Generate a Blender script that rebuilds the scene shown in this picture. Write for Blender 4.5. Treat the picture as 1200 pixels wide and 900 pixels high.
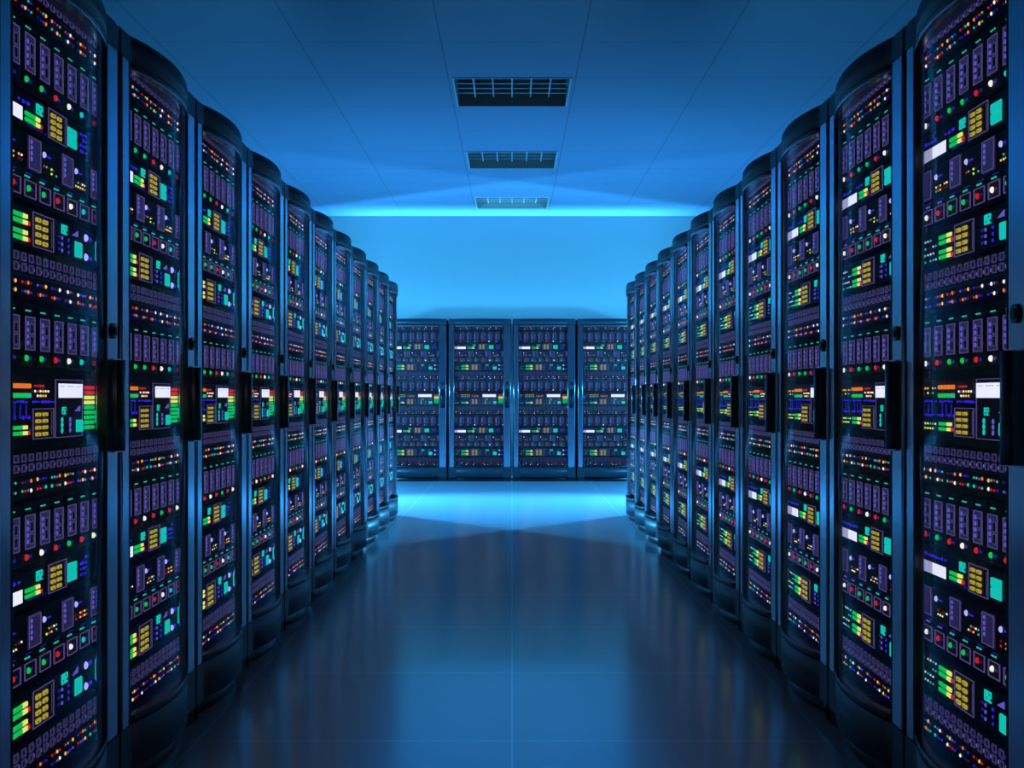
import bpy, bmesh, math, random
from mathutils import Vector

for o in list(bpy.data.objects):
    bpy.data.objects.remove(o)
sc = bpy.context.scene
COL = sc.collection
R = math.radians

# ------------------------------------------------------------------ numbers of the place
PITCH = 0.8            # rack pitch along a row
W = 1.02               # half width of the aisle (to the flat front plane of the racks)
EYE = 1.049            # camera height
F_PX = 1495.0
D_BACK = 15.84         # front plane of the racks across the end of the aisle
Y_WALL = 16.95         # back wall
Z_CEIL = 3.45
X_WALL = 4.6
Y_OPEN = -3.5
D0 = 4.15              # depth of the boundary between first and second rack, in pitches
TILE = 0.96

# ------------------------------------------------------------------ camera
cam_d = bpy.data.cameras.new('camera')
cam = bpy.data.objects.new('camera', cam_d)
COL.objects.link(cam)
cam.location = (0, 0, EYE)
cam.rotation_euler = (R(90), 0, 0)
cam_d.sensor_width = 36
cam_d.lens = 36 * F_PX / 1200
cam_d.shift_y = 15 / 1200
cam_d.clip_start = 0.02
sc.camera = cam

# ------------------------------------------------------------------ view, world, lights
vs = sc.view_settings
vs.view_transform = 'Standard'
vs.look = 'None'
vs.gamma = 1
vs.use_curve_mapping = False
vs.exposure = 0.0

world = bpy.data.worlds.new('world')
sc.world = world
world.use_nodes = True
bg = world.node_tree.nodes['Background']
bg.inputs[0].default_value = (0.05, 0.20, 0.42, 1)
bg.inputs[1].default_value = 0.42


def light(name, kind, loc, aim, energy, color, **kw):
    d = bpy.data.lights.new(name, kind)
    d.energy = energy
    d.color = color
    for k, v in kw.items():
        setattr(d, k, v)
    o = bpy.data.objects.new(name, d)
    COL.objects.link(o)
    o.location = loc
    o.rotation_euler = Vector(aim).to_track_quat('-Z', 'Y').to_euler()
    return o


CYAN = (0.055, 0.46, 1.0)
# floodlights in the cross aisle behind each row
for s in (-1, 1):
    light('flood', 'SPOT', (s * 2.9, 13.5, 1.55), (-s * 0.32, 0.40, -0.60), 720, CYAN,
          spot_size=R(179), spot_blend=0.03, shadow_soft_size=0.07)
# added spots that brighten the floor patch in the cross aisle
for s in (-1, 1):
    light('floor_fill', 'SPOT', (s * 2.75, 13.45, 1.45), (-s * 2.75, -1.25, -1.45), 2000, CYAN,
          spot_size=R(76), spot_blend=1.0, shadow_soft_size=0.05)
# strip uplight on the wall behind the end racks
light('wall_strip', 'AREA', (0, 16.77, 1.645), (0, 0.0, 1), 100, CYAN,
      shape='RECTANGLE', size=4.4, size_y=0.06, spread=R(54))
# added point fills brightening the gap between end racks and back wall
for s in (-1, 1):
    light('gap_fill', 'POINT', (s * 0.55, 16.78, 0.8), (0, 0, -1), 26, CYAN, shadow_soft_size=0.04)
# narrow downlight in the ceiling over the near end of the aisle
light('downlight', 'AREA', (0, 3.0, Z_CEIL - 0.02), (0, 0, -1), 3, (0.03, 0.36, 1.0),
      shape='RECTANGLE', size=0.72, size_y=4.0, spread=R(12))

sc.cycles.use_denoising = True
sc.cycles.transparent_max_bounces = 16
sc.cycles.max_bounces = 10
sc.cycles.sample_clamp_indirect = 4.0


# ------------------------------------------------------------------ materials
def srgb(r, g, b):
    def f(c):
        c /= 255.0
        return c / 12.92 if c <= 0.04045 else ((c + 0.055) / 1.055) ** 2.4
    return (f(r), f(g), f(b), 1)


def pbr(name, col, rough=0.5, metal=0.0, spec=0.5, bump=None):
    m = bpy.data.materials.new(name)
    m.use_nodes = True
    nt = m.node_tree
    b = nt.nodes['Principled BSDF']
    b.inputs['Base Color'].default_value = (*col, 1)
    b.inputs['Roughness'].default_value = rough
    b.inputs['Metallic'].default_value = metal
    b.inputs['Specular IOR Level'].default_value = spec
    tc = nt.nodes.new('ShaderNodeTexCoord')
    nz = nt.nodes.new('ShaderNodeTexNoise')
    nz.inputs['Scale'].default_value = bump or 14
    nz.inputs['Detail'].default_value = 2
    mr = nt.nodes.new('ShaderNodeMapRange')
    mr.inputs['To Min'].default_value = max(0.02, rough - 0.012)
    mr.inputs['To Max'].default_value = rough + 0.012
    nt.links.new(tc.outputs['Object'], nz.inputs['Vector'])
    nt.links.new(nz.outputs[0], mr.inputs['Value'])
    nt.links.new(mr.outputs[0], b.inputs['Roughness'])
    return m


def emi(name, col, strength=1.0, sampled=False):
    m = bpy.data.materials.new(name)
    m.use_nodes = True
    nt = m.node_tree
    b = nt.nodes['Principled BSDF']
    b.inputs['Base Color'].default_value = (0.02, 0.02, 0.03, 1)
    b.inputs['Emission Color'].default_value = srgb(*col)
    b.inputs['Emission Strength'].default_value = strength
    b.inputs['Roughness'].default_value = 0.4
    if not sampled:
        m.cycles.emission_sampling = 'NONE'
    return m


def tiled(name, col, joint, rough, spec, off, width, coat=0.0):
    """grid of square tiles with thin joints, in object (metre) coordinates"""
    m = pbr(name, col, rough, 0, spec, 3)
    nt = m.node_tree
    b = nt.nodes['Principled BSDF']
    tc = nt.nodes.new('ShaderNodeTexCoord')
    sep = nt.nodes.new('ShaderNodeSeparateXYZ')
    nt.links.new(tc.outputs['Object'], sep.inputs[0])
    outs = []
    for ax in (0, 1):
        a = nt.nodes.new('ShaderNodeMath'); a.operation = 'ADD'
        a.inputs[1].default_value = 100 * TILE - off[ax] + TILE / 2
        nt.links.new(sep.outputs[ax], a.inputs[0])
        md = nt.nodes.new('ShaderNodeMath'); md.operation = 'MODULO'
        md.inputs[1].default_value = TILE
        nt.links.new(a.outputs[0], md.inputs[0])
        sb = nt.nodes.new('ShaderNodeMath'); sb.operation = 'SUBTRACT'
        sb.inputs[1].default_value = TILE / 2
        nt.links.new(md.outputs[0], sb.inputs[0])
        ab = nt.nodes.new('ShaderNodeMath'); ab.operation = 'ABSOLUTE'
        nt.links.new(sb.outputs[0], ab.inputs[0])
        lt = nt.nodes.new('ShaderNodeMath'); lt.operation = 'LESS_THAN'
        lt.inputs[1].default_value = width
        nt.links.new(ab.outputs[0], lt.inputs[0])
        outs.append(lt)
    mx = nt.nodes.new('ShaderNodeMath'); mx.operation = 'MAXIMUM'
    nt.links.new(outs[0].outputs[0], mx.inputs[0])
    nt.links.new(outs[1].outputs[0], mx.inputs[1])
    mix = nt.nodes.new('ShaderNodeMix'); mix.data_type = 'RGBA'
    nt.links.new(mx.outputs[0], mix.inputs[0])
    mix.inputs[6].default_value = (*col, 1)
    mix.inputs[7].default_value = (*joint, 1)
    nt.links.new(mix.outputs[2], b.inputs['Base Color'])
    return m


M = {}
M['floor'] = tiled('glossy_floor', (0.40, 0.45, 0.52), (0.54, 0.60, 0.68), 0.17, 0.3, (0, 4.85), 0.004)
M['ceiling'] = tiled('ceiling_panel', (0.25, 0.31, 0.44), (0.10, 0.13, 0.20), 0.40, 0.35, (TILE / 2, 8.63), 0.004)
M['wall'] = pbr('painted_wall', (0.20, 0.225, 0.225), 0.6, 0, 0.3, 4)
M['steel'] = pbr('brushed_blue_steel', (0.50, 0.60, 0.74), 0.20, 1.0, 0.5)
M['shell'] = pbr('black_powder_coat', (0.012, 0.014, 0.018), 0.45)
M['cap'] = pbr('dark_gloss_panel', (0.020, 0.030, 0.044), 0.40, 0.0, 0.5)
M['black'] = pbr('black_plastic', (0.006, 0.006, 0.008), 0.28)
M['liner'] = pbr('black_liner', (0.006, 0.007, 0.009), 0.5)
M['face'] = pbr('server_face', (0.050, 0.018, 0.018), 0.55, 0, 0.1)
M['module'] = pbr('module_face', (0.20, 0.05, 0.05), 0.55, 0, 0.1)

M['slot'] = pbr('slot_black', (0.004, 0.004, 0.005), 0.5)
M['vent_metal'] = pbr('vent_metal', (0.55, 0.62, 0.68), 0.4, 0.2)
M['vent_dark'] = pbr('vent_interior', (0.34, 0.28, 0.24), 0.7)
M['screen'] = emi('white_screen', (238, 232, 255), 1.25, True)
M['screen_dim'] = emi('lilac_screen', (190, 185, 222), 0.9, True)
M['screen_text'] = emi('screen_text', (176, 172, 214), 0.7)
M['white'] = emi('white_led', (255, 246, 226), 1.15)
M['warm'] = emi('warm_led', (255, 176, 90), 1.2)
M['green'] = emi('green_led', (20, 226, 96), 0.75)
M['lime'] = emi('lime_led', (236, 240, 110), 1.1)
M['cyan'] = emi('cyan_led', (20, 236, 214), 0.72)
M['teal'] = emi('teal_led', (60, 200, 170), 0.8)
M['red'] = emi('red_led', (236, 36, 40), 0.8)
M['darkred'] = emi('dim_red_led', (110, 20, 40), 0.8)
M['orange'] = emi('orange_led', (250, 120, 30), 1.0)
M['yellow'] = emi('yellow_key', (206, 184, 60), 0.75)
M['blue'] = emi('deep_blue_led', (52, 30, 220), 0.9)
M['navy'] = emi('dim_blue_led', (34, 22, 150), 0.7)
M['outline'] = emi('violet_trim_added_glow', (92, 78, 132), 0.75)  # trim is no lamp; violet glow added to lift its tone
M['panel_glow'] = emi('violet_panel_added_glow', (58, 46, 98), 0.45)  # faint glow put into drive faces so they read violet
M['port_edge'] = emi('violet_port_added_glow', (72, 60, 106), 0.6)  # weaker added glow on the port edges
M['violet'] = emi('violet_led', (120, 104, 226), 0.7)
M['lilac'] = emi('pale_violet_led', (180, 180, 255), 1.2)

# see-through door glass: mirror share by Fresnel
g = bpy.data.materials.new('door_glass')
g.use_nodes = True
nt = g.node_tree
nt.nodes.clear()
out = nt.nodes.new('ShaderNodeOutputMaterial')
mix = nt.nodes.new('ShaderNodeMixShader')
tr = nt.nodes.new('ShaderNodeBsdfTransparent')
tr.inputs[0].default_value = (0.90, 0.94, 0.97, 1)
gl = nt.nodes.new('ShaderNodeBsdfGlossy')
gl.inputs[0].default_value = (0.75, 0.86, 0.92, 1)
gl.inputs['Roughness'].default_value = 0.05
lw = nt.nodes.new('ShaderNodeLayerWeight')
pw = nt.nodes.new('ShaderNodeMath'); pw.operation = 'POWER'; pw.inputs[1].default_value = 4.0
ml = nt.nodes.new('ShaderNodeMath'); ml.operation = 'MULTIPLY_ADD'
ml.inputs[1].default_value = 0.15; ml.inputs[2].default_value = 0.015
nt.links.new(lw.outputs['Facing'], pw.inputs[0])
nt.links.new(pw.outputs[0], ml.inputs[0])
nt.links.new(ml.outputs[0], mix.inputs[0])
nt.links.new(tr.outputs[0], mix.inputs[1])
nt.links.new(gl.outputs[0], mix.inputs[2])
nt.links.new(mix.outputs[0], out.inputs[0])
M['glass'] = g


# ------------------------------------------------------------------ mesh builder
class MB:
    def __init__(self):
        self.v, self.f, self.mi, self.sm, self.mats = [], [], [], [], []

    def m(self, name):
        if name not in self.mats:
            self.mats.append(name)
        return self.mats.index(name)

    def face(self, idx, mat, smooth=False):
        self.f.append(idx); self.mi.append(self.m(mat)); self.sm.append(smooth)

    def box(self, x0, x1, y0, y1, z0, z1, mat, side=None, c=0.0):
        """box; c = chamfer of the front (-y) edge ring; side = material of all but the front"""
        b = len(self.v)
        side = side or mat
        if c <= 0:
            for y in (y0, y1):
                self.v += [(x0, y, z0), (x1, y, z0), (x1, y, z1), (x0, y, z1)]
            self.face([b, b + 1, b + 2, b + 3], mat)
            self.face([b + 5, b + 4, b + 7, b + 6], side)
            self.face([b + 1, b, b + 4, b + 5], side)
            self.face([b + 2, b + 1, b + 5, b + 6], side)
            self.face([b + 3, b + 2, b + 6, b + 7], side)
            self.face([b, b + 3, b + 7, b + 4], side)
        else:
            self.v += [(x0 + c, y0, z0 + c), (x1 - c, y0, z0 + c), (x1 - c, y0, z1 - c), (x0 + c, y0, z1 - c)]
            for y in (y0 + c, y1):
                self.v += [(x0, y, z0), (x1, y, z0), (x1, y, z1), (x0, y, z1)]
            self.face([b, b + 1, b + 2, b + 3], mat)
            for k in range(4):
                n = (k + 1) % 4
                self.face([b + n, b + k, b + 4 + k, b + 4 + n], mat)
                self.face([b + 4 + n, b + 4 + k, b + 8 + k, b + 8 + n], side)
            self.face([b + 9, b + 8, b + 11, b + 10], side)

    def frame(self, x0, x1, z0, z1, t, y0, y1, mat):
        self.box(x0, x1, y0, y1, z0, z0 + t, mat)
        self.box(x0, x1, y0, y1, z1 - t, z1, mat)
        self.box(x0, x0 + t, y0, y1, z0 + t, z1 - t, mat)
        self.box(x1 - t, x1, y0, y1, z0 + t, z1 - t, mat)

    def dome(self, x, z, r, y0, h, mat, n=10):
        """small lamp lens: frustum standing out of plane y0 towards -y"""
        b = len(self.v)
        for (rr, yy) in ((r, y0), (r * 0.92, y0 - h * 0.6), (r * 0.5, y0 - h)):
            for k in range(n):
                a = 2 * math.pi * k / n
                self.v.append((x + rr * math.cos(a), yy, z + rr * math.sin(a)))
        for s in (0, n):
            for k in range(n):
                q = (k + 1) % n
                self.face([b + s + k, b + s + q, b + s + n + q, b + s + n + k], mat, True)
        self.face([b + 2 * n + k for k in range(n)], mat)

    def cyl(self, x, z, r, y0, y1, mat, n=20):
        b = len(self.v)
        for yy in (y0, y1):
            for k in range(n):
                a = 2 * math.pi * k / n
                self.v.append((x + r * math.cos(a), yy, z + r * math.sin(a)))
        for k in range(n):
            q = (k + 1) % n
            self.face([b + k, b + q, b + n + q, b + n + k], mat, True)
        self.face([b + k for k in range(n)], mat)
        self.face([b + n + k for k in reversed(range(n))], mat)

    def prism(self, pts, z0, z1, mat, smooth=()):
        """vertical extrusion of a plan outline; smooth = set of side indices shaded smooth"""
        b = len(self.v); n = len(pts)
        self.v += [(x, y, z0) for x, y in pts] + [(x, y, z1) for x, y in pts]
        for k in range(n):
            q = (k + 1) % n
            self.face([b + k, b + q, b + n + q, b + n + k], mat, k in smooth)
        self.face([b + n + k for k in range(n)], mat)
        self.face([b + k for k in reversed(range(n))], mat)

    def mesh(self, name):
        me = bpy.data.meshes.new(name)
        me.from_pydata(self.v, [], self.f)
        for n in self.mats:
            me.materials.append(M[n])
        me.polygons.foreach_set('material_index', self.mi)
        me.polygons.foreach_set('use_smooth', self.sm)
        bm = bmesh.new(); bm.from_mesh(me)
        bmesh.ops.recalc_face_normals(bm, faces=bm.faces)
        bm.to_mesh(me); bm.free()
        me.update()
        return me

    def build(self, name, parent=None, loc=(0, 0, 0), label=None):
        return link(name, self.mesh(name), parent, loc, label)


def link(name, me, parent=None, loc=(0, 0, 0), label=None):
    o = bpy.data.objects.new(name, me)
    COL.objects.link(o)
    o.location = loc
    if parent is not None:
        o.parent = parent
    if label:
        o['label'] = label
    return o


def empty(name, loc, rz, label, cat, group=None):
    o = bpy.data.objects.new(name, None)
    COL.objects.link(o)
    o.empty_display_size = 0.1
    o.location = loc
    o.rotation_euler = (0, 0, rz)
    o['label'] = label
    o['category'] = cat
    if group:
        o['group'] = group
    return o


def copy_tree(o, parent=None):
    c = o.copy()
    COL.objects.link(c)
    if parent is not None:
        c.parent = parent
    for ch in list(o.children):
        copy_tree(ch, c)
    return c


# ------------------------------------------------------------------ the room
def structure(name, mb):
    o = mb.build(name)
    o['kind'] = 'structure'
    return o


b = MB(); b.box(-X_WALL, X_WALL, Y_OPEN, Y_WALL, -0.12, 0, 'floor'); structure('floor', b)

VENT_X = 0.455
VENTS = [(9.60, 10.55), (12.47, 13.42), (15.34, 16.29)]
b = MB()
T = 0.12
b.box(-X_WALL, -VENT_X, Y_OPEN, Y_WALL, Z_CEIL, Z_CEIL + T, 'ceiling')
b.box(VENT_X, X_WALL, Y_OPEN, Y_WALL, Z_CEIL, Z_CEIL + T, 'ceiling')
ys = [Y_OPEN] + [v for p in VENTS for v in p] + [Y_WALL]
for k in range(0, len(ys), 2):
    b.box(-VENT_X, VENT_X, ys[k], ys[k + 1], Z_CEIL, Z_CEIL + T, 'ceiling')
structure('ceiling', b)
b = MB(); b.box(-X_WALL - .1, X_WALL + .1, Y_WALL, Y_WALL + 0.12, -0.12, Z_CEIL + T, 'wall'); structure('wall_back', b)
b = MB(); b.box(-X_WALL - .12, -X_WALL, Y_OPEN, Y_WALL, -0.12, Z_CEIL + T, 'wall'); structure('wall_left', b)
b = MB(); b.box(X_WALL, X_WALL + .12, Y_OPEN, Y_WALL, -0.12, Z_CEIL + T, 'wall'); structure('wall_right', b)

# ------------------------------------------------------------------ the rack
# plan coordinates: X 0..0.8 from the left edge seen from the front, x = X - 0.4; front plane y = 0, inside is +y
YF = 0.037             # face of the servers behind the front plane
XL, XR = 0.10, 0.69    # edges of the bowed door
SAG = 0.040


def bow(X, extra=0.0):
    t = (X - (XL + XR) / 2) / ((XR - XL) / 2)
    return -(SAG + extra) * max(0.0, 1 - t * t)


def outline(front_off=0.0, back=0.75, half=0.388, inset=0.0, n=18):
    pts = [(-half, inset)]
    for k in range(n + 1):
        X = XL + (XR - XL) * k / n
        pts.append((X - 0.4, bow(X) + front_off + inset))
    pts += [(half, inset), (half, back), (-half, back)]
    return pts


ZC = EYE


def box_unit(root, name, z0, z1, label=None):
    u = MB()
    u.box(0.040 - 0.4, 0.765 - 0.4, YF, YF + 0.42, ZC + z0, ZC + z1, 'face', c=0.003)
    return u


def seg_digits(mb, x, z, h, text, mat):
    """seven-segment figures"""
    SEG = {'1': 'bc', '9': 'abcdfg', '2': 'abged'}
    w = h * 0.55; t = h * 0.16
    for ch in text:
        for s in SEG[ch]:
            r = {'a': (0, w, h - t, h), 'g': (0, w, h / 2 - t / 2, h / 2 + t / 2), 'd': (0, w, 0, t),
                 'b': (w - t, w, h / 2, h), 'c': (w - t, w, 0, h / 2), 'f': (0, t, h / 2, h), 'e': (0, t, 0, h / 2)}[s]
            mb.box(x + r[0], x + r[1], YF - 0.003, YF, z + r[2], z + r[3], mat)
        x += w * 1.3


def keypad(root, X0, X1, z0, z1):
    k = MB()
    x0, x1 = X0 - .4, X1 - .4
    k.box(x0, x1, YF - 0.003, YF, z0, z1, 'module')
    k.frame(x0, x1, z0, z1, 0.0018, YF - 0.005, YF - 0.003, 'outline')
    cw = (x1 - x0); ch = (z1 - z0)
    for r in range(4):
        for c in range(2):
            kx = x0 + cw * (0.13 + 0.33 * c); kz = z0 + ch * (0.10 + 0.215 * r)
            k.box(kx, kx + cw * 0.20, YF - 0.007, YF - 0.003, kz, kz + ch * 0.115, 'yellow')
            k.box(kx + cw * 0.05, kx + cw * 0.10, YF - 0.0075, YF - 0.007, kz + ch * .03, kz + ch * .06, 'module')
    for q in range(5):
        k.box(x0 + cw * (0.76 + .035 * q), x0 + cw * (0.772 + .035 * q), YF - 0.004, YF - 0.003, z0 + ch * .1, z0 + ch * .9, 'outline' if q == 4 else 'slot')
    k.build('keypad', root)


def meter(root, X0, X1, z0, z1, rows=2, red_rows=(1,)):
    m = MB()
    n = 6
    w = (X1 - X0) / (n + 1); h = (z1 - z0) / rows
    for r in range(rows):
        for c in range(n):
            m.box(X0 - .4 + c * w, X0 - .4 + (c + .88) * w, YF - .004, YF, z1 - (r + .82) * h, z1 - (r + .18) * h,
                  'green' if c < 4 else 'lime')
        if r % 2 == 1:
            m.box(X0 - .4 + n * w, X0 - .4 + (n + .8) * w, YF - .004, YF, z1 - (r + .82) * h, z1 - (r + .18) * h, 'red')
    m.build('level_meter', root)


def glyphs(mb, X0, X1, z0, z1, mat, rnd, n=8):
    w = (X1 - X0) / n
    for k in range(n):
        if rnd.random() < 0.85:
            a = rnd.uniform(0, .35); c = rnd.uniform(.6, 1)
            mb.box(X0 - .4 + k * w, X0 - .4 + (k + rnd.uniform(.45, .8)) * w, YF - .0015, YF, z0 + (z1 - z0) * a, z0 + (z1 - z0) * c, mat)


LED_MIX = ['red', 'teal', 'violet', 'darkred', 'blue', 'violet', 'teal', 'darkred', 'navy', 'red', 'navy', 'blue']
GRID = [0.0585 + 0.0885 * k for k in range(8)]     # left edges of the eight bays
MODULE_CACHE = {}


def network_switch(root, zp0, zp1, zl0, zl1, seed):
    rnd = random.Random(seed)
    u = MB()
    u.box(0.040 - 0.4, 0.765 - 0.4, YF, YF + 0.42, ZC + zl0, ZC + zp1, 'face', c=0.003)
    u.box(0.040 - 0.4, 0.765 - 0.4, YF - .002, YF, ZC + (zl1 + zp0) / 2 - .002, ZC + (zl1 + zp0) / 2 + .002, 'slot')
    s = u.build('network_switch', root)
    p = MB()
    h = zp1 - zp0
    for k in range(17):
        x = 0.050 + 0.0428 * k - 0.4
        for r in range(2):
            z = ZC + zp0 + h * (0.10 + 0.45 * r)
            hh = h * 0.36
            p.box(x, x + .024, YF - .002, YF, z, z + hh, 'slot')
            p.frame(x, x + .024, z, z + hh, .0034, YF - .005, YF - .002, 'port_edge')
        p.box(x + .030, x + .033, YF - .003, YF, ZC + zp0 + h * .2, ZC + zp0 + h * .35, 'violet')
        p.box(x + .030, x + .033, YF - .003, YF, ZC + zp0 + h * .6, ZC + zp0 + h * .75, 'navy')
    p.build('port_row', s)
    l = MB()
    h = zl1 - zl0
    l.box(.046 - .4, .758 - .4, YF - .001, YF, ZC + zl0 + h * .14, ZC + zl0 + h * .86, 'face')
    for grp in range(8):
        gx = 0.052 + 0.0885 * grp - 0.4
        for r in range(2):
            z = ZC + zl0 + h * (0.28 + 0.42 * r)
            hot = rnd.randrange(4)
            for k in range(4):
                c = rnd.choice(['white', 'warm', 'warm', 'orange', 'white', 'cyan']) if k == hot else rnd.choice(LED_MIX)
                l.dome(gx + .0170 * k, z + rnd.uniform(-.001, .001), .0046 if k == hot else .0032, YF, .004, c, 8)
    l.build('indicator_row', s)


def module_mesh(h, led):
    key = (round(h, 4), led)
    if key in MODULE_CACHE:
        return MODULE_CACHE[key]
    m = MB()
    w = 0.062
    m.box(0.0, w + .016, -.002, 0, 0.004, h - .004, 'face')
    m.box(w + .018, w + .020, -.004, 0, 0.002, h - .002, 'slot')
    a, c = h * .26, h * .80
    m.box(0.0, w - .006, -.005, 0, a, c, 'panel_glow', side='module')
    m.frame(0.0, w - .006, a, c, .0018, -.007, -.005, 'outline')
    for r in range(4):
        z = a + (c - a) * (.14 + .19 * r)
        m.dome(.0130, z + .006, .0055, -.005, .003, 'violet', 8)
        m.box(.005, .009, -.006, -.005, z, z + .012, 'navy')
    for r in range(2):
        z = a + (c - a) * (.16 + .36 * r)
        m.box(.030, .044, -.0065, -.005, z, z + (c - a) * .24, 'slot')
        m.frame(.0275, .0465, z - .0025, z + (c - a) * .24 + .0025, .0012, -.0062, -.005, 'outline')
    m.dome(.012, h * .135, .0072, -.002, .006, led, 10)
    m.box(.028, .044, -.003, -.002, h * .11, h * .16, 'navy')
    for q, cc in ((.012, 'teal'), (.022, 'teal'), (.034, 'teal')):
        m.dome(q, h * .895, .0022, -.002, .003, cc, 6)
    me = m.mesh('drive_module')
    MODULE_CACHE[key] = me
    return me


def drive_array(root, z0, z1, leds):
    u = MB()
    u.box(0.040 - 0.4, 0.765 - 0.4, YF, YF + 0.42, ZC + z0, ZC + z1, 'face', c=0.003)
    s = u.build('drive_array', root)
    h = z1 - z0
    for k, X in enumerate(GRID):
        if leds[k] is None:
            continue
        link('drive_module', module_mesh(h, leds[k]), s, (X - .4, YF, ZC + z0))


def access_server(root, z0, z1, seed):
    rnd = random.Random(seed)
    h = z1 - z0
    Z = lambda v: ZC + z0 + h * v
    u = MB()
    u.box(0.040 - 0.4, 0.765 - 0.4, YF, YF + 0.42, Z(0), Z(1), 'face', c=0.003)
    glyphs(u, 0.06, 0.28, Z(.66), Z(.80), 'blue', rnd, 9)
    glyphs(u, 0.26, 0.38, Z(.10), Z(.14), 'navy', rnd, 8)
    for r in range(4):
        glyphs(u, 0.60, 0.655, Z(.18 + .18 * r), Z(.30 + .18 * r), 'blue', rnd, 3)
    s = u.build('access_server', root)
    d = MB()
    d.box(.04 + .012 - .4, .225 - .4, YF - .004, YF, Z(.13), Z(.52), 'screen', side='slot')
    d.box(.04 + .012 - .4, .125 - .4, YF - .0045, YF - .004, Z(.13), Z(.52), 'screen_dim')
    for q in range(4):
        d.box(.060 - .4, .112 - .4, YF - .005, YF - .0045, Z(.19 + .08 * q), Z(.21 + .08 * q), 'screen_text')
    d.build('display', s, label='small bright white display')
    meter(s, .246, .345, Z(.16), Z(.50))
    g = MB(); seg_digits(g, .303 - .4, Z(.58), h * .30, '192', 'cyan'); g.build('digit_readout', s)
    keypad(s, .378, .498, Z(.06), Z(.96))
    l = MB()
    l.box(.512 - .4, .568 - .4, YF - .005, YF, Z(.16), Z(.46), 'cyan', c=.002)
    l.box(.512 - .4, .568 - .4, YF - .005, YF, Z(.48), Z(.76), 'cyan', c=.002)
    l.build('status_light', s)


SQ_LED = ['white', 'red', 'green', 'green', 'red', 'white', 'cyan', 'darkred']
CACHE = {}


def storage_server(root, z0, z1, seed):
    rnd = random.Random(seed)
    h = z1 - z0
    Z = lambda v: ZC + z0 + h * v
    u = MB()
    u.box(0.040 - 0.4, 0.765 - 0.4, YF, YF + 0.42, Z(0), Z(1), 'face', c=0.003)
    for k, X in enumerate(GRID):
        for q, cc in ((.012, 'teal'), (.022, 'teal'), (.034, 'cyan')):
            u.dome(X + q - .4, Z(.355), .0026, YF, .003, cc if k > 1 else 'violet', 6)
        u.box(X + .014 - .4, X + .05 - .4, YF - .001, YF, Z(.40), Z(.415), 'navy')
    s = u.build('storage_server', root)
    if 'caddy' not in CACHE:
        m = MB()
        hh = h * .50
        m.box(0, .074, -.005, 0, 0, hh, 'panel_glow', side='module', c=.002)
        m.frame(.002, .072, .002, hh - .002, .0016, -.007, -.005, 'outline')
        for r in range(4):
            m.dome(.016, hh * (.32 + .17 * r), .0050, -.005, .003, 'violet', 8)
        CACHE['caddy'] = m.mesh('drive_caddy')
        for c in set(SQ_LED):
            m = MB()
            q = h * .25
            m.box(0, .066, -.003, 0, 0, q, 'module')
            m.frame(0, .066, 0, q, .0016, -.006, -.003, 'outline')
            m.dome(.022, q * .52, .0070, -.003, .006, c, 10)
            m.box(.038, .050, -.004, -.003, q * .45, q * .6, 'navy')
            CACHE[c] = m.mesh('push_button')
    for X in (.047, .2555, .464, .6725 - .006):
        link('drive_caddy', CACHE['caddy'], s, (X - .4, YF, Z(.47)))
    for k, X in enumerate(GRID):
        link('push_button', CACHE[SQ_LED[k]], s, (X - .4, YF, Z(.045)))
    for X in (.135, .345, .555):
        l = MB()
        l.box(X - .4, X + .105 - .4, YF - .001, YF, Z(.50), Z(.90), 'face')
        l.dome(X + .012 - .4, Z(.80), .0072, YF - .001, .005, 'lilac', 8)
        l.box(X + .03 - .4, X + .055 - .4, YF - .002, YF - .001, Z(.785), Z(.81), 'blue')
        for r in range(2):
            for k in range(6):
                if rnd.random() < .7:
                    l.dome(X + .012 + .0155 * k - .4, Z(.56 + .07 * r), .0028, YF - .001, .003, rnd.choice(['lime', 'warm', 'red', 'white', 'darkred', 'teal']), 6)
        l.build('indicator_cluster', s)


def monitor_server(root, z0, z1, seed):
    rnd = random.Random(seed)
    h = z1 - z0
    Z = lambda v: ZC + z0 + h * v
    u = MB()
    u.box(0.040 - 0.4, 0.765 - 0.4, YF, YF + 0.42, Z(0), Z(1), 'face', c=0.003)
    for r in range(4):
        for k in range(5):
            if rnd.random() < .7:
                u.dome(.062 + .02 * k - .4, Z(.18 + .2 * r), .0030, YF, .003, rnd.choice(['teal', 'lilac', 'teal', 'lime']), 6)
    for r in range(3):
        u.dome(.475 - .4, Z(.20 + .17 * r), .0050, YF, .003, 'violet', 6)
        u.dome(.518 - .4, Z(.20 + .17 * r), .0046, YF, .003, 'blue', 6)
        u.box(.448 - .4, .462 - .4, YF - .001, YF, Z(.18 + .17 * r), Z(.25 + .17 * r), 'navy')
    for k in range(5):
        u.box(.546 + .008 * k - .4, .551 + .008 * k - .4, YF - .002, YF, Z(.72), Z(.74 + .035 * k), 'violet')
    s = u.build('monitor_server', root)
    meter(s, .170, .272, Z(.52), Z(.84))
    meter(s, .170, .272, Z(.10), Z(.42))
    keypad(s, .284, .412, Z(.05), Z(.95))
    g = MB(); seg_digits(g, .462 - .4, Z(.66), h * .26, '192', 'cyan'); g.build('digit_readout', s)
    l = MB(); l.box(.562 - .4, .608 - .4, YF - .005, YF, Z(.14), Z(.58), 'cyan', c=.003); l.build('status_light', s)
    for v in (.18, .74):
        l = MB()
        l.dome(.640 - .4, Z(v + .04), .0095, YF, .006, 'lilac', 10)
        l.box(.654 - .4, .685 - .4, YF - .002, YF, Z(v - .01), Z(v + .09), 'blue')
        l.build('signal_light', s)
    l = MB(); l.box(.714 - .4, .725 - .4, YF - .005, YF, Z(.22), Z(.78), 'cyan', c=.002); l.build('light_bar', s)


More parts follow.
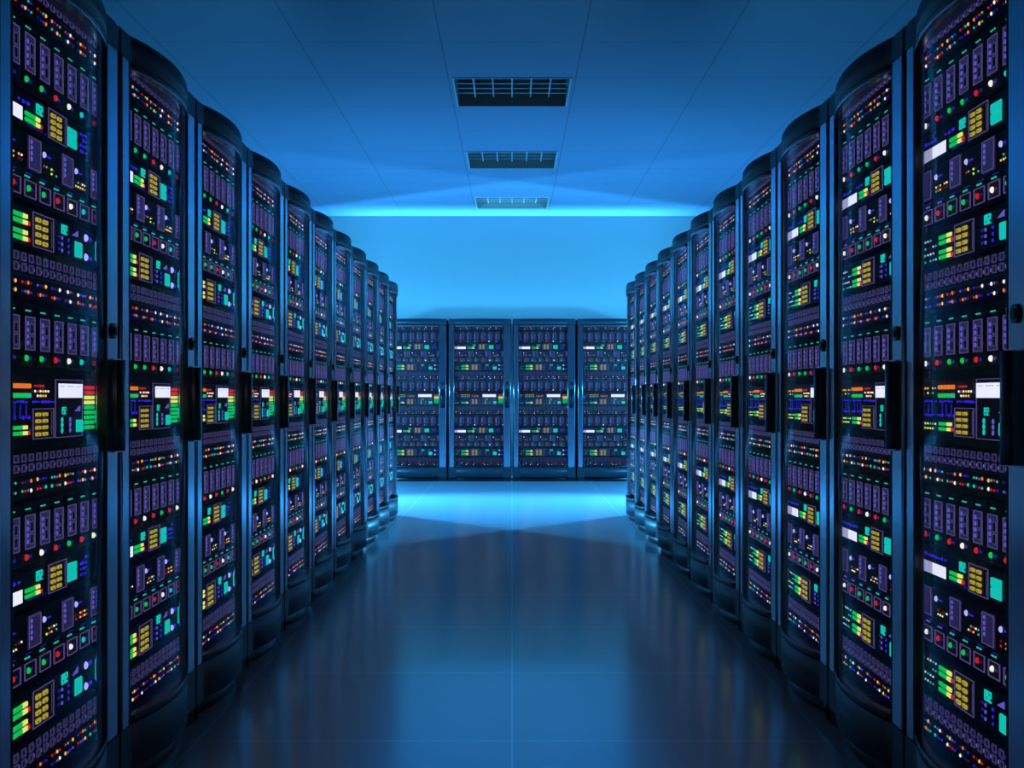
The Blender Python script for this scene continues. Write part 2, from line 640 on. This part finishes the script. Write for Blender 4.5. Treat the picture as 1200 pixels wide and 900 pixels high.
def console_server(root, z0, z1):
    rnd = random.Random(5)
    h = z1 - z0
    Z = lambda v: ZC + z0 + h * v
    u = MB()
    u.box(0.040 - 0.4, 0.765 - 0.4, YF, YF + 0.42, Z(0), Z(1), 'face', c=0.003)
    for r in (.82, .74, .22, .14):
        for k in range(5):
            if rnd.random() < .75:
                u.dome(.062 + .019 * k - .4, Z(r), .0030, YF, .003, rnd.choice(['lime', 'teal', 'warm']), 6)
    for r in (.84, .76, .69):
        for k in range(6):
            if rnd.random() < .75:
                u.dome(.305 + .016 * k - .4, Z(r), .0030, YF, .003, rnd.choice(['warm', 'red', 'white', 'lime']), 6)
    glyphs(u, .29, .43, Z(.57), Z(.63), 'blue', rnd, 8)
    glyphs(u, .06, .28, Z(.57), Z(.63), 'blue', rnd, 14)
    for X in (.08, .11, .185, .215, .25):
        u.box(X - .4, X + .008 - .4, YF - .0015, YF, Z(.36), Z(.56), 'navy')
    glyphs(u, .06, .28, Z(.34), Z(.40), 'blue', rnd, 14)
    s = u.build('console_server', root)
    l = MB()
    for k in range(5):
        l.box(.165 + .0235 * k - .4, .181 + .0235 * k - .4, YF - .005, YF, Z(.80), Z(.87), 'orange', c=.002)
    for k in range(5):
        l.box(.165 + .0235 * k - .4, .181 + .0235 * k - .4, YF - .005, YF, Z(.66), Z(.73), 'green' if k < 4 else 'teal', c=.002)
    l.build('indicator_row', s)
    meter(s, .170, .272, Z(.10), Z(.27))
    keypad(s, .284, .412, Z(.04), Z(.50))
    p = MB()
    p.box(.424 - .4, .610 - .4, YF - .002, YF, Z(.03), Z(.95), 'module')
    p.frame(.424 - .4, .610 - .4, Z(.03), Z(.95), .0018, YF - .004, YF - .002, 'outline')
    for r in range(3):
        p.dome(.470 - .4, Z(.14 + .085 * r), .0066, YF - .002, .003, 'cyan', 8)
        p.dome(.524 - .4, Z(.14 + .085 * r), .0058, YF - .002, .003, 'violet', 8)
    glyphs(p, .43, .56, Z(.57), Z(.62), 'blue', rnd, 6)
    for k in range(5):
        p.box(.556 + .008 * k - .4, .561 + .008 * k - .4, YF - .004, YF - .002, Z(.44), Z(.45 + .02 * k), 'violet')
    c = p.build('control_panel', s)
    d = MB()
    d.box(.434 - .4, .600 - .4, YF - .007, YF - .002, Z(.66), Z(.885), 'screen', side='slot')
    for k in range(9):
        if k not in (2, 6):
            d.box(.446 + .016 * k - .4, .457 + .016 * k - .4, YF - .0075, YF - .007, Z(.835), Z(.848), 'screen_text')
    d.build('display', s, label='bright white display')
    g = MB(); seg_digits(g, .463 - .4, Z(.395), h * .12, '192', 'cyan'); g.build('digit_readout', s)
    l = MB(); l.box(.566 - .4, .606 - .4, YF - .008, YF - .002, Z(.10), Z(.30), 'cyan', c=.003); l.build('status_light', s)
    m = MB()
    for k in range(9):
        m.box(.630 - .4, .694 - .4, YF - .006, YF, Z(.135 + .083 * k), Z(.135 + .083 * k + .06),
              'green' if k < 5 else ('lime' if k < 7 else 'red'), c=.0015)
    m.build('bar_graph', s)
    l = MB(); l.box(.714 - .4, .725 - .4, YF - .005, YF, Z(.24), Z(.44), 'cyan', c=.002); l.build('light_bar', s)


def make_rack():
    root = empty('server_rack', (0, 0, 0), 0, 'x', 'server rack')
    # hollow cabinet shell
    b = MB()
    b.box(-.388, -.372, .03, .75, .03, 1.95, 'shell')
    b.box(.372, .388, .03, .75, .03, 1.95, 'shell')
    b.box(-.372, .372, .72, .75, .03, 1.95, 'shell')
    b.box(-.372, .372, .03, .72, .12, .17, 'shell')
    b.box(-.372, .372, .05, .72, 1.955 + .0, 1.965, 'shell')
    # inner mounting rails and blanking behind the unit gaps
    b.box(-.372, .372, YF + .03, YF + .05, .17, 1.955, 'liner')
    b.build('cabinet', root)
    # bowed top cap
    b = MB()
    sm = set(range(1, 19))
    b.prism(outline(0, .75, .390), 1.945, 2.008, 'cap', sm)
    b.prism(outline(0, .745, .386, .006), 2.008, 2.018, 'cap', sm)
    b.build('top_cap', root)
    # bowed plinth over a set-back black toe
    b = MB()
    b.prism(outline(0, .75, .390), .050, .172, 'cap', sm)
    b.prism(outline(.022, .73, .380), 0, .050, 'black', sm)
    b.build('plinth', root)
    # door: two steel stiles, curved rails, bowed glass
    d = MB()
    for xa, xb in ((.018, .081), (.693, .784)):
        pts = [(xa - .4, .028), (xa - .4, .006), (xa + .002 - .4, .0015), (xa + .006 - .4, 0),
               (xb - .006 - .4, 0), (xb - .002 - .4, .0015), (xb - .4, .006), (xb - .4, .028)]
        d.prism(pts, .176, 1.942, 'steel', {1, 2, 4, 5})
    for X0 in (.081, .689):
        d.box(X0 - .4, X0 + .004 - .4, -.001, .024, .180, 1.940, 'liner')
    for z0, z1, mt in ((.176, .196, 'black'), (1.924, 1.930, 'steel'), (1.930, 1.943, 'black')):
        n = 18
        pts = []
        for k in range(n + 1):
            X = .084 + (.690 - .084) * k / n
            pts.append((X - .4, bow(X) - .001))
        pts += [(X, y + .022) for X, y in reversed(pts)]
        d.prism(pts, z0, z1, mt, set(range(0, n)))
    door = d.build('door', root)
    gl = MB()
    n = 24
    pts = [(XL - .014 + (XR + .0 - XL + .014) * k / n) for k in range(n + 1)]
    fr_ = [(X - .4, bow(X) + .004) for X in pts]
    pl = fr_ + [(x, y + .005) for x, y in reversed(fr_)]
    gl.prism(pl, .196, 1.924, 'glass', set(range(0, n)) | set(range(n + 1, 2 * n + 1)))
    gl.build('glass_pane', door, label='bowed clear glass')
    h = MB()
    pts = [(.714 - .4, .002), (.714 - .4, -.018)]
    for k in range(13):
        a = math.pi * k / 12
        pts.append((.740 - .4 - .026 * math.cos(a), -.018 - .012 * math.sin(a)))
    pts.append((.766 - .4, .002))
    h.prism(pts, EYE - .138, EYE + .093, 'black', set(range(2, 14)))
    for z in (EYE - .142, EYE + .093):
        h.box(.711 - .4, .769 - .4, -.014, .003, z, z + .004, 'steel')
    h.build('handle', door, label='black upright pull handle')
    k = MB()
    k.cyl(.740 - .4, EYE + .168, .020, -.006, .002, 'black')
    k.cyl(.740 - .4, EYE + .168, .011, -.009, -.006, 'shell')
    k.box(.7385 - .4, .7415 - .4, -.0095, -.009, EYE + .161, EYE + .175, 'slot')
    k.build('lock', door)
    # the equipment, from the top down
    BL = ['white', 'red', 'green', 'green', 'red', 'white', 'cyan', 'darkred']
    JL = ['red', 'green', 'red', 'white', 'red', 'green', 'red', 'white']
    network_switch(root, .878, .924, .830, .876, 1)
    drive_array(root, .669, .820, BL)
    access_server(root, .585, .661, 11)
    storage_server(root, .428, .575, 21)
    monitor_server(root, .327, .412, 31)
    network_switch(root, .265, .316, .214, .263, 2)
    drive_array(root, .066, .202, BL)
    console_server(root, -.100, .048)
    network_switch(root, -.168, -.120, -.218, -.170, 3)
    drive_array(root, -.367, -.230, JL)
    access_server(root, -.453, -.379, 12)
    storage_server(root, -.622, -.472, 22)
    monitor_server(root, -.737, -.645, 32)
    network_switch(root, -.806, -.755, -.857, -.808, 4)
    return root


ORD = ['nearest', 'second', 'third', 'fourth', 'fifth', 'sixth', 'seventh', 'eighth', 'ninth', 'tenth', 'farthest']
proto = make_rack()
first = True


def place(x, y, rz, label, group):
    global first
    o = proto if first else copy_tree(proto)
    first = False
    o.location = (x, y, 0)
    o.rotation_euler = (0, 0, rz)
    o['label'] = label
    o['group'] = group


def row_label(k, side):
    if k == 0:
        return 'nearest black glass-doored server rack, cut by the %s edge of the photo' % side
    if k == 10:
        return 'last and farthest black glass-doored server rack of the %s row' % side
    return '%s black glass-doored server rack counted from the camera in the %s row' % (ORD[k], side)


for k in range(11):
    yc = (D0 - 1 + k + 0.5) * PITCH
    place(-W, yc, R(90), row_label(k, 'left'), 'server racks in the left row')
for k in range(11):
    yc = (D0 - 1 + k + 0.5) * PITCH
    place(W, yc, R(-90), row_label(k, 'right'), 'server racks in the right row')
BACK = ['leftmost', 'second from left', 'third from left', 'rightmost']
for k in range(4):
    place(-1.2 + .8 * k, D_BACK, 0, '%s of the four server racks standing across the end of the aisle' % BACK[k],
          'server racks across the end of the aisle')

# ------------------------------------------------------------------ ceiling vents
VL = ['nearest and largest-looking square grille vent in the blue ceiling above the aisle',
      'middle of the three square grille vents in the blue ceiling',
      'farthest grille vent in the ceiling, beside the bright strip at the back wall']
for i, (y0, y1) in enumerate(VENTS):
    yc = (y0 + y1) / 2
    v = empty('ceiling_vent', (0, yc, Z_CEIL), 0, VL[i], 'vent', 'ceiling vents above the aisle')
    hy = (y1 - y0) / 2 - .002
    hx = VENT_X - .002
    b = MB()
    t = .012
    b.box(-hx, -hx + t, -hy, hy, 0, .30, 'vent_dark')
    b.box(hx - t, hx, -hy, hy, 0, .30, 'vent_dark')
    b.box(-hx + t, hx - t, -hy, -hy + t, 0, .30, 'vent_dark')
    b.box(-hx + t, hx - t, hy - t, hy, 0, .30, 'vent_dark')
    b.box(-hx + t, hx - t, -hy + t, hy - t, .29, .30, 'vent_dark')
    b.build('housing', v)
    b = MB()
    b.box(-hx, hx, -hy, -hy + .016, -.006, 0, 'vent_metal')
    b.box(-hx, hx, hy - .008, hy, -.003, 0, 'vent_metal')
    b.box(-hx, -hx + .014, -hy + .016, hy - .008, -.006, 0, 'vent_metal')
    b.box(hx - .014, hx, -hy + .016, hy - .008, -.006, 0, 'vent_metal')
    b.build('rim', v)
    b = MB()
    nx, ny = 6, 6
    for k in range(1, nx):
        x = -hx + 2 * hx * k / nx
        b.box(x - .006, x + .006, -hy + t, hy - t, .070, .078, 'vent_metal')
    for k in range(1, ny):
        y = -hy + 2 * hy * k / ny
        b.box(-hx + t, hx - t, y - .007, y + .007, .071, .077, 'vent_metal')
    b.build('grille', v)
